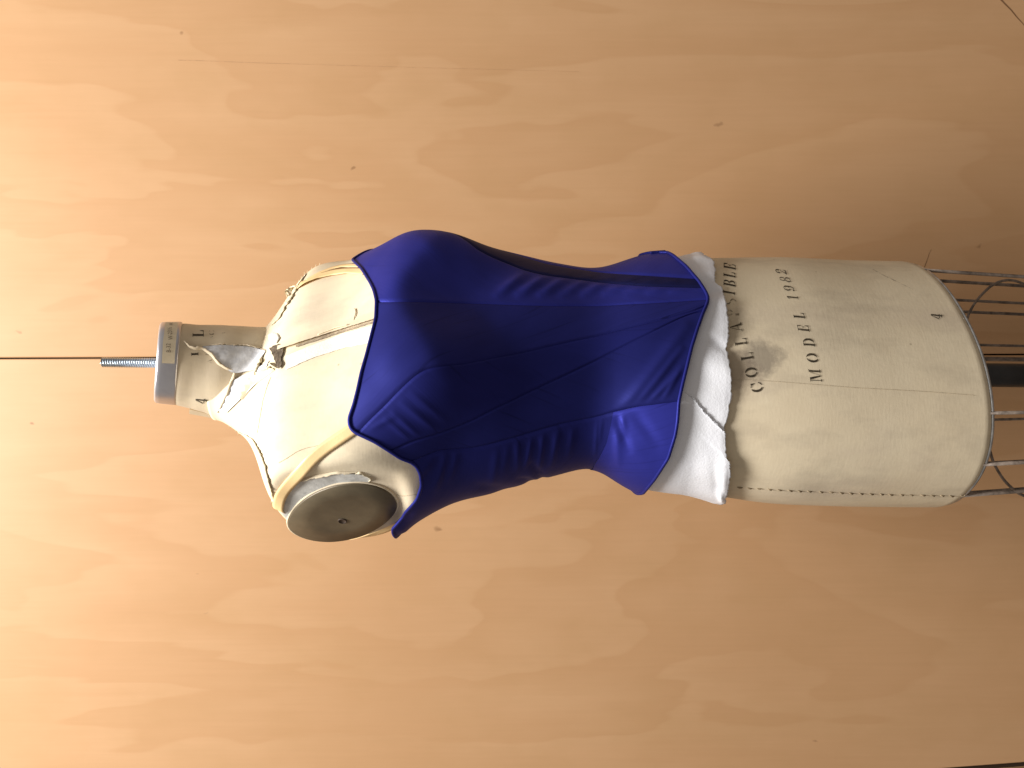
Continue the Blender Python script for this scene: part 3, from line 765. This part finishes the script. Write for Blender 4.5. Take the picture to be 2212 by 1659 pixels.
def u_at(py_, near):
    msk = np.where((hy < np.median(hy)) if near else (hy >= np.median(hy)))[0]
    return hem_all[msk[np.abs(hpx[msk, 1] - py_).argmin()]]
wires = [(583, 1, .0020), (598, 0, .0021), (638, 0, .0018), (664, 0, .0020), (739, 0, .0018), (772, 0, .0030), (892, 1, .0019), (914, 0, .0018), (1004, 1, .0021), (1012, 0, .0019), (1071, 1, .0021), (1081, 0, .0020)]
for py_, nr, rd in wires:
    a = u_at(py_, nr)
    fpart(tube('cage_wire', [cage_pt(a, z, .985) for z in np.linspace(ZS[-1] - .003, ZB, 10)], rd * .88, M_WIRE, None, 6))
for rz in (.44, .62):
    fpart(tube('cage_hoop', [cage_pt(a, rz, .985) for a in np.linspace(-math.pi, math.pi, 90, endpoint=False)], .002, M_WIRE, None, 6, True))
# the two bent brace wires inside the cage
fpart(tube('brace_wire', [at(a, b, D + dd) for (a, b), dd in zip(smooth_poly([(2065, 770), (2079.7, 719.6), (2094, 672), (2112.8, 644), (2142, 615), (2168, 604), (2190, 604.6), (2215, 614), (2250, 640), (2275, 690)], 34), np.linspace(.02, .07, 34))], .0015, M_WIRE, None, 6))
fpart(tube('brace_wire', [at(a, b, D + dd) for (a, b), dd in zip(smooth_poly([(2126, 930), (2134.8, 962), (2145.9, 1000.8), (2168, 1037.5), (2197, 1065), (2230, 1078), (2260, 1074)], 26), np.linspace(-.05, .0, 26))], .0015, M_WIRE, None, 6))
ptop = at(2000, 809.0, D); pbx = at(2212, 811.0, D)
V, Fc = tube_geo([ptop, pbx, Vector((pbx.x, 0, .002))], .0121, 32)
fpart(mk('pole', V, Fc, M_POLE))

# ------------------------------------------------------------------ corset
corset = empty('corset', (0, 0, float(z_of(1530))))
corset['label'] = 'royal blue silk corset with pointed front and piped edges on the dress form'
corset['category'] = 'corset'
CORW = Matrix.Translation(corset.location)
def cpart(o): o.parent = corset; o.matrix_parent_inverse = CORW.inverted(); return o
def wrap(u): return (u + math.pi) % (2 * math.pi) - math.pi
def path_uz(pts, n, tree=SHELL, it=1): return np.array([uz(a, b, tree) for a, b in smooth_poly(pts, n, it)])
top_px = [(765, 561), (784.5, 577), (803.7, 607), (812, 626), (817, 648), (815.5, 688.8), (805, 731.7), (796, 768), (784.5, 806.7), (776, 845), (767.3, 877.5), (757, 906), (757.5, 922), (763, 932), (773.7, 939), (810, 954.7), (840, 973), (863.8, 989), (887, 998.5), (898, 1008), (905, 1022), (908, 1048), (899, 1074.8), (887, 1092), (874.5, 1107)]
bot_px = [(1405, 543), (1416, 543.5), (1453, 560), (1480.6, 582), (1508, 613), (1522, 634), (1528.5, 648), (1527, 660), (1517, 683), (1505, 717), (1493, 755), (1482, 800), (1473, 836), (1466, 868), (1463, 910), (1458.5, 937.5), (1444, 983.5), (1416, 1025.8), (1394, 1053)]
def edge_fn(px, extra_lo, extra_hi, n):
    q = path_uz(px, n, SHELL, 1); q = q[np.argsort(q[:, 0])]
    lo = [(q[0, 0] + du, z_of(c)) for du, c in extra_lo]; hi = [(q[-1, 0] + du, z_of(c)) for du, c in extra_hi]
    q = np.array(lo + [tuple(x) for x in q] + hi)
    q = np.array([(-math.pi, q[0, 1])] * (q[0, 0] > -math.pi) + [tuple(x) for x in q if abs(x[0]) < math.pi] + [(math.pi, q[-1, 1])])
    return q
TOP = edge_fn(top_px, [(-1.6, 840), (-.8, 835), (-.4, 820), (-.12, 785)], [(.10, 868), (.22, 858), (.4, 866), (.9, 855)], 150)
BOT = edge_fn(bot_px, [(-1.6, 1400), (-.8, 1390), (-.4, 1392), (-.12, 1396)], [(.10, 1372), (.4, 1365), (.9, 1380)], 150)
def ztop(u): return np.interp(u, TOP[:, 0], TOP[:, 1])
def zbot(u): return np.interp(u, BOT[:, 0], BOT[:, 1])
def seam_uz(pts, n=60, top=True, bot=True):
    q = path_uz(pts, n)
    if top: q[0, 1] = ztop(q[0, 0])
    if bot: q[-1, 1] = zbot(q[-1, 0])
    return q
def re2(q, n): return resample(q * [.12, 1], n) / [.12, 1]
S0 = seam_uz([(818, 650), (835, 651), (1000, 655), (1200, 661), (1300, 660), (1400, 656), (1527, 651)])
S2 = seam_uz([(774, 937), (800, 908), (830, 878), (860, 846), (893.8, 815), (920, 797), (960, 790), (1000, 787), (1100, 768), (1300, 723), (1400, 699), (1500, 676), (1524, 664)])
S3 = seam_uz([(843, 974), (880, 957), (949, 935.5), (1016, 909.6), (1040.7, 897), (1132.6, 852.8), (1224.5, 810.6), (1288, 779.3), (1379.5, 734.4), (1471, 689), (1500, 679), (1518, 676)])
S4 = seam_uz([(887, 998), (949, 973), (1022.3, 968), (1059, 961), (1132.6, 939), (1215, 916), (1280, 903), (1327, 891.6)], bot=False)
S5 = seam_uz([(1327, 891.6), (1390.5, 878.7), (1465, 868.6)], 24, top=False)
W5 = path_uz([(1327, 891.6), (1322, 920), (1313, 957), (1298, 985), (1286, 1000)], 24)
W5 = np.vstack([W5, [(u_, W5[-1, 1] + .004 * (u_ - W5[-1, 0])) for u_ in np.linspace(W5[-1, 0] + .1, math.pi, 14)]])
q1 = path_uz([(1030, 537), (1059, 553), (1133, 583), (1178, 594), (1288, 608), (1398, 618.6), (1514, 625)], 40)
ex = [(q1[0, 0] - k * .09, q1[0, 1] + k * .016) for k in (7.2, 6, 5, 4, 3, 2, 1)]
S1 = np.vstack([ex, q1]); S1[0, 1] = ztop(S1[0, 0]); S1[-1, 1] = zbot(S1[-1, 0])
q2 = path_uz([(1182, 570), (1230, 579), (1288, 587), (1398, 596.5), (1498, 606)], 40)
ex = [(q2[0, 0] - k * .075, q2[0, 1] + k * .022) for k in (8, 7, 6, 5, 4, 3, 2, 1)]
S1B = np.vstack([ex, q2]); S1B[0, 1] = ztop(S1B[0, 0]); S1B[-1, 1] = zbot(S1B[-1, 0])
BACKL = np.array([(-math.pi, z) for z in np.linspace(ztop(-math.pi), zbot(-math.pi), 40)])
BACKR = np.array([(math.pi, z) for z in np.linspace(ztop(math.pi), W5[-1, 1], 40)])
BACKR2 = np.array([(math.pi, z) for z in np.linspace(W5[-1, 1], zbot(math.pi), 20)])
S4F = np.vstack([S4, S5[1:]])

FOLDS = []   # (x1, y1, x2, y2, half width px, height m)
for k in range(9):            # drag lines between centre front and the narrow strip
    x = 1075 + k * 47; t = k / 8
    FOLDS.append((x, 640 - 3 * t, x + 52 + 6 * rng.random(), 603 + 18 * t, 11 - 3 * t, (.0021 - .0008 * t) * rng.uniform(.7, 1.3)))
for x, a in ((905, .0014), (930, .0013), (957, .0015), (985, .0011), (1062, .0012), (1085, .0016), (1112, .0016), (1140, .0018), (1164, .0016), (1190, .0012), (1225, .0008)):
    y0 = np.interp(x, [887, 949, 1059, 1215], [1000, 978, 966, 922])
    FOLDS.append((x + rng.uniform(0, 12), y0 + rng.uniform(-2, 14), x - 22 * (x < 1030) + rng.uniform(-10, 10), y0 + rng.uniform(30, 85), rng.uniform(5, 10), a * rng.uniform(.3, 1.5)))
FOLDS += [(1290, 905, 1286, 975, 4, .0009), (1300, 900, 1296, 950, 4, .0008),
          (1380, 872, 1470, 760, 8, .0016), (1350, 880, 1480, 715, 14, .0020), (1400, 872, 1462, 810, 6, .0014), (1430, 868, 1470, 800, 6, .0012),
          (1335, 905, 1362, 965, 9, -.0020), (1345, 900, 1352, 930, 7, .0014), (1370, 890, 1420, 950, 12, -.0014), (1335, 930, 1340, 990, 9, .0014), (1345, 950, 1400, 985, 14, .0010),
          (1150, 1000, 1175, 1035, 8, -.0025), (1120, 1030, 1160, 1036, 6, -.002), (1030, 1045, 1100, 1052, 10, -.0016),
          (800, 925, 850, 900, 7, .0008), (835, 905, 890, 950, 6, .0007), (850, 890, 905, 940, 6, .0008), (870, 870, 940, 925, 7, .0008), (890, 850, 960, 905, 7, .0006),
          (800, 560, 900, 640, 30, .0008), (905, 520, 960, 560, 14, .0007)]
FD = np.array(FOLDS)
def folds(P_):
    x = CX + FPX * (ZC - P_[:, 2]) / (P_[:, 1] + D); y = CY - FPX * P_[:, 0] / (P_[:, 1] + D)
    o = np.zeros(len(P_))
    for x1, y1, x2, y2, w, h in FD:
        dx_, dy_ = x2 - x1, y2 - y1; L2 = dx_ * dx_ + dy_ * dy_
        t = ((x - x1) * dx_ + (y - y1) * dy_) / L2; tc = np.clip(t, 0, 1)
        d = np.hypot(x - x1 - tc * dx_, y - y1 - tc * dy_)
        o += h * np.exp(-(d / w) ** 2) * np.sin(np.pi * np.clip(.12 + .76 * tc, 0, 1)) ** .8
    return o
def flare(u, z):
    """the skirt of the corset stands off the hips towards its hem"""
    k = np.clip((z_of(1300) - z) / (z_of(1300) - zbot(u)), 0, 1)
    side = .62 + .38 * np.clip((np.abs(u) - .25) / .9, 0, 1)
    base = .0042 * k ** 1.3 * side
    UL = TOP[:, 0][TOP[:, 0] < math.pi][-5]
    tipk = np.clip((u - UL + .8) / 1.0, 0, 1) * np.clip((z - z_of(985)) / (z_of(880) - z_of(985)), 0, 1)
    return base + .009 * tipk ** 2
def coons(Lq, Rq, topf, botf, ns, ntt):
    Lq = re2(Lq, ntt); Rq = re2(Rq, ntt)
    sgrid = np.linspace(0, 1, ns); tg = np.linspace(0, 1, ntt)
    Tq = topf(Lq[0], Rq[0], sgrid); Bq = botf(Lq[-1], Rq[-1], sgrid)
    S, T = np.meshgrid(sgrid, tg)
    out = np.zeros((ntt, ns, 2))
    for k in range(2):
        out[:, :, k] = (1 - S) * Lq[:, k][:, None] + S * Rq[:, k][:, None] + (1 - T) * Tq[:, k][None] + T * Bq[:, k][None] \
            - ((1 - S) * (1 - T) * Lq[0, k] + S * (1 - T) * Rq[0, k] + (1 - S) * T * Lq[-1, k] + S * T * Rq[-1, k])
    return out
def edge_between(fn):
    def f(a, b, sg):
        u_ = a[0] + (b[0] - a[0]) * sg; z = fn(u_); z = z + (a[1] - z[0]) * (1 - sg) + (b[1] - z[-1]) * sg
        return np.stack([u_, z], 1)
    return f
ET, EB = edge_between(ztop), edge_between(zbot)
def corset_panel(name, Lq, Rq, mat, ns, ntt, topf=ET, botf=EB, seamL=True, seamR=True, puff=.0011, lift=0.0):
    g = coons(Lq, Rq, topf, botf, ns, ntt).reshape(-1, 2)
    z = np.clip(g[:, 1], ZS[-1] + .002, ZS[0] - .002)
    B = surf(g[:, 0], z).reshape(ntt, ns, 3)
    wl = np.cumsum(np.r_[np.zeros((1, ntt)), np.linalg.norm(np.diff(B, axis=1), axis=2).T], axis=0).T
    dl = wl; dr = wl[:, -1:] - wl
    o = np.full((ntt, ns), .0030 + lift)
    o -= puff * np.maximum(seamL * np.exp(-(dl / .0012) ** 2), seamR * np.exp(-(dr / .0012) ** 2))
    Bf = B.reshape(-1, 3); dm = np.minimum(dl if seamL else 9, dr if seamR else 9).ravel(); o = np.maximum(o.ravel() + folds(Bf) * (1 - np.exp(-(dm / .006) ** 2)), .0013) + flare(g[:, 0], z)
    Pn = Bf + normal(g[:, 0], z) * o[:, None]
    hl = np.cumsum(np.r_[np.zeros((1, ns)), np.linalg.norm(np.diff(B, axis=0), axis=2)], axis=0)
    uv = np.stack([wl.ravel() - wl.mean(), hl.ravel()], 1)
    fs = [f[::-1] for f in grid_faces(ntt, ns)]
    return cpart(mk(name, Pn, fs, mat, None, uvs=[tuple(x) for x in uv]))
SILK_A = make_silk('silk_centre', .9, (.021, .024, .170), .50, .1, .0)  # panel tones: silk grain, plus sheen and shade put into the base colours
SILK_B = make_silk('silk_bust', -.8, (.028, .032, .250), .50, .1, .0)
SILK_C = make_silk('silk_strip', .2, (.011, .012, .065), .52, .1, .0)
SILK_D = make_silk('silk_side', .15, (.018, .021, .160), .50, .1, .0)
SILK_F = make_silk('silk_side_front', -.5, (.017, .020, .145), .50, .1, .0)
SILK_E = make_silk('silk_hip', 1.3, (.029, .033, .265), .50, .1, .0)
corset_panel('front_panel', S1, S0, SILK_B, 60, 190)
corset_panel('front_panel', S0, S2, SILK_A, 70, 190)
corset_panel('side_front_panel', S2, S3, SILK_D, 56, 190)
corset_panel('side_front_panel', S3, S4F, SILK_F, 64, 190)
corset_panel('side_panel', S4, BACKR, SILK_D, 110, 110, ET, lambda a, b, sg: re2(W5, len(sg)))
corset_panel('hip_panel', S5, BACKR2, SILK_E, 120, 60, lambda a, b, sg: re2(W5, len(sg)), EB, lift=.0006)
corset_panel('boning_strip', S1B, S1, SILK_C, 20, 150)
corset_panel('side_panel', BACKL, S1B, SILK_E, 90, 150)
M_PIPE = make_silk('silk_piping', .3, (.020, .023, .175), .50, .0, .0)
def piping(name, fn, E, extra):
    u_ = np.sort(np.r_[np.linspace(-math.pi, math.pi, 200, endpoint=False), E[(E[:, 0] > -math.pi) & (E[:, 0] < math.pi - .01), 0]])
    z = fn(u_); B = surf(u_, z); o = .0030 + folds(B) * .3 + flare(u_, z) + extra
    P_ = B + normal(u_, z) * o[:, None]
    P_ = resample(np.vstack([P_, P_[:1]]), 700)[:-1]
    for _ in range(2): P_ = .25 * np.roll(P_, 1, 0) + .5 * P_ + .25 * np.roll(P_, -1, 0)
    o = tube(name, P_, .0016, M_PIPE, None, 8, True)
    ul = o.data.uv_layers.new(name='UVMap')
    for lp in o.data.loops: ul.data[lp.index].uv = ((lp.vertex_index // 8) * .002, (lp.vertex_index % 8) * .001)
    return cpart(o)
piping('top_piping', ztop, TOP, .0004); piping('hem_piping', zbot, BOT, .0006)
# shoulder straps
def ribbon(name, pts, nrm, w, mat):
    P_ = smooth_poly([tuple(p) for p in pts], 60, 2); Q_ = smooth_poly([tuple(p) for p in nrm], 60, 3); V = []
    for i in range(60):
        t = Vector(P_[min(i + 1, 59)] - P_[max(i - 1, 0)]).normalized(); nn = Vector(Q_[i]).normalized(); sd = t.cross(nn).normalized()
        for k in range(5):
            s_ = (k - 2) / 2; V.append(Vector(P_[i]) + sd * s_ * w * .5 - nn * .0001 * s_ * s_)
    o = mk(name, V, grid_faces(60, 5), mat); md = o.modifiers.new('thick', 'SOLIDIFY'); md.thickness = .0005; md.offset = 0
    return cpart(o)
def on(px, py, off=.0022):
    hp, hn = hit(px, py)
    if hn.dot(hp - CAMP) > 0: hn = -hn
    return hp + hn * off, hn
fr = [on(*zq(*p), .0002 + .0018 * min(1, i_ / 6)) for i_, p in enumerate(resample([(1230, 20), (1130, 90), (850, 280), (640, 450), (440, 650), (300, 800), (225, 905), (192, 1010), (196, 1110)], 40))]
pp = [a for a, b in fr]; nn_ = [b for a, b in fr]
u0, z0 = uz(598, 1055)
for ua, c_, of_ in ((2.25, 690, .003), (2.38, 720, .003)):
    uq = np.array([ua]); zq_ = np.array([min(z0 + .004, float(z_of(c_)))]); nv = normal(uq, zq_)[0]
    pp.append(Vector(surf(uq, zq_)[0]) + Vector(nv) * of_); nn_.append(Vector(nv))
for px, py, dd in ((745, 1166, .012), (785, 1161, .006), (815, 1152, .0), (838, 1142, -.008), (856, 1128, -.014)):
    pp.append(at(px, py, D + dd)); nn_.append(Vector((-.75, -.65, .05)))
ribbon('shoulder_strap', pp, nn_, .0108, M_STRAP)
fr = [on(p[0], p[1], .0005 + .0018 * min(1, i_ / 5)) for i_, p in enumerate(resample([(790, 586), (760, 587), (720, 592), (690, 599), (668, 608), (650, 618)], 20))]
ribbon('shoulder_strap', [a for a, b in fr] + [at(636, 630, D + .03)], [b for a, b in fr] + [Vector((.3, 0, .9))], .0105, M_STRAP)
fr = [on(p[0], p[1], .0005 + .0028 * min(1, i_ / 5) - .0014 * i_ / 15) for i_, p in enumerate(resample([(784, 574), (750, 577), (720, 583), (690, 594), (664, 609)], 16))]
ribbon('shoulder_strap', [a for a, b in fr], [b for a, b in fr], .006, M_STRAP)

# ------------------------------------------------------------------ white cloth round the hips
cloth = empty('white_cloth', (0, 0, float(z_of(1580))))
cloth['label'] = 'white cotton strip with ragged edge wrapped round the hips below the corset'
cloth['category'] = 'cloth'
CLW = Matrix.Translation(cloth.location)
def clpart(o): o.parent = cloth; o.matrix_parent_inverse = CLW.inverted(); return o
cb_px = [(1530, 560), (1541, 566), (1545, 585.5), (1543, 607.6), (1552, 614), (1559.6, 620), (1567, 655), (1571, 680), (1574, 701), (1574, 725), (1570, 753), (1574, 780), (1580, 813), (1581, 845.7), (1574, 897), (1563, 934)]
cl_px = [(1563, 934), (1567, 938), (1568, 983.5), (1576, 994.5), (1577, 1020), (1572.5, 1057), (1568, 1066)]
E1 = path_uz(cb_px, 90, SHELL, 0); E2 = path_uz(cl_px, 60, SHELL, 0)
E1 = np.vstack([[(-math.pi, z_of(1520)), (E1[0, 0] - .5, z_of(1530)), (E1[0, 0] - .15, z_of(1522))], E1, [(E1[-1, 0] + .05, E1[-1, 1] + .006)]])
E2 = np.vstack([E2, [(E2[-1, 0] + .15, z_of(1545)), (math.pi, z_of(1540))]])
def cfun(E): return lambda u: np.interp(u, E[:, 0], E[:, 1])
CF = [(1440, 700, 1560, 690, 22, .0016), (1460, 600, 1530, 590, 16, .0028), (1500, 620, 1556, 640, 13, -.002), (1490, 560, 1528, 552, 18, .0045), (1440, 556, 1500, 570, 12, .001),
      (1500, 780, 1575, 800, 26, .0016), (1535, 740, 1570, 757, 9, -.0030), (1500, 720, 1565, 730, 13, .0016), (1495, 860, 1570, 860, 24, .0012),
      (1470, 930, 1560, 960, 20, .0018), (1500, 900, 1555, 1000, 16, -.0009), (1450, 990, 1540, 1010, 20, .0014), (1540, 1000, 1552, 1060, 10, -.0012), (1560, 1000, 1565, 1060, 9, .0016), (1436, 1020, 1442, 1066, 6, -.0030), (1432, 1050, 1448, 1072, 7, .0034), (1425, 1066, 1436, 1074, 8, .004), (1552, 1050, 1562, 1068, 6, .003)]
def cloth_piece(name, Lq, Rq, zfn, ns, ntt, lift, mat=M_WHITE):
    global FD
    g = coons(Lq, Rq, edge_between(lambda u: np.full_like(u, z_of(1385.0))), edge_between(zfn), ns, ntt)
    jag = np.array([rng.uniform(-.0009, .0009) for _ in range(ns)]); g[-1, :, 1] += jag; g[-2, :, 1] += jag * .5
    T = np.repeat(np.linspace(0, 1, ntt), ns); g = g.reshape(-1, 2)
    B = surf(g[:, 0], g[:, 1]); sv = FD; FD = np.array(CF); fo = .62 * folds(B) * np.clip(T * 2.2 - .7, 0, 1); FD = sv
    n1 = .0010 * (np.sin(g[:, 0] * 9 + 1) + np.sin(g[:, 0] * 17.3 + 2.1) * .6) * np.clip(T * 2 - .9, 0, 1)
    sidek = np.clip((np.abs(g[:, 0] - .1) - 1.0) / .6, 0, 1)
    o = .0010 + lift + np.clip(T * 2 - .85, 0, 1) ** 1.4 * (.0024 + .0030 * sidek) + fo + np.maximum(n1, -.0008)
    o = np.maximum(o, .0008 + lift)
    Pn = B + normal(g[:, 0], g[:, 1]) * o[:, None]
    ob = mk(name, Pn, [f[::-1] for f in grid_faces(ntt, ns)], mat)
    md = ob.modifiers.new('thick', 'SOLIDIFY'); md.thickness = .0007; md.offset = 1
    return clpart(ob), Pn.reshape(ntt, ns, 3)
zt = float(z_of(1385.0))
uA, uB = -math.pi, E1[-1, 0]
Lq = np.array([(uA, zt), (uA, cfun(E1)(uA))]); Rq = np.array([(uB, zt), (uB, cfun(E1)(uB))])
cloth_piece('cloth_front', Lq, Rq, cfun(E1), 220, 60, 0.0)
fl_ = path_uz([(1470, 838), (1484, 852), (1500, 866), (1520, 892), (1540, 912), (1556, 926), (1564, 935)], 40)
up_ = fl_[0]; Lq = np.vstack([[(up_[0] - .02, zt)], [(up_[0] - .01, (zt + up_[1]) / 2)], fl_]); Lq[-1, 1] = cfun(E2)(Lq[-1, 0])
Rq = np.array([(math.pi, zt), (math.pi, cfun(E2)(math.pi))])
_, PG = cloth_piece('cloth_end', Lq, Rq, cfun(E2), 200, 60, .0011)
V = []; Fc = []
for i in range(24, 60):
    for _ in range(4):
        a = Vector(PG[i, 0]); b = Vector(PG[i, 1]); d = (a - b).normalized(); tt = (Vector(PG[min(i + 1, 59), 0]) - a)
        st = a + tt * rng.random(); L_ = rng.uniform(.0008, .0026)
        e = st + d * L_ + Vector((rng.uniform(-1, 1), rng.uniform(-1.0, .2), rng.uniform(-1, 1))) * .0008
        x, y = tube_geo([st - d * .0006, (st + e) / 2 + Vector((0, -.0002, 0)), e], [.00022, .0002, .0001], 4, base=len(V)); V += x; Fc += y
ob = clpart(mk('frayed_edge', V, Fc, M_WHITE)); ob['kind'] = 'stuff'
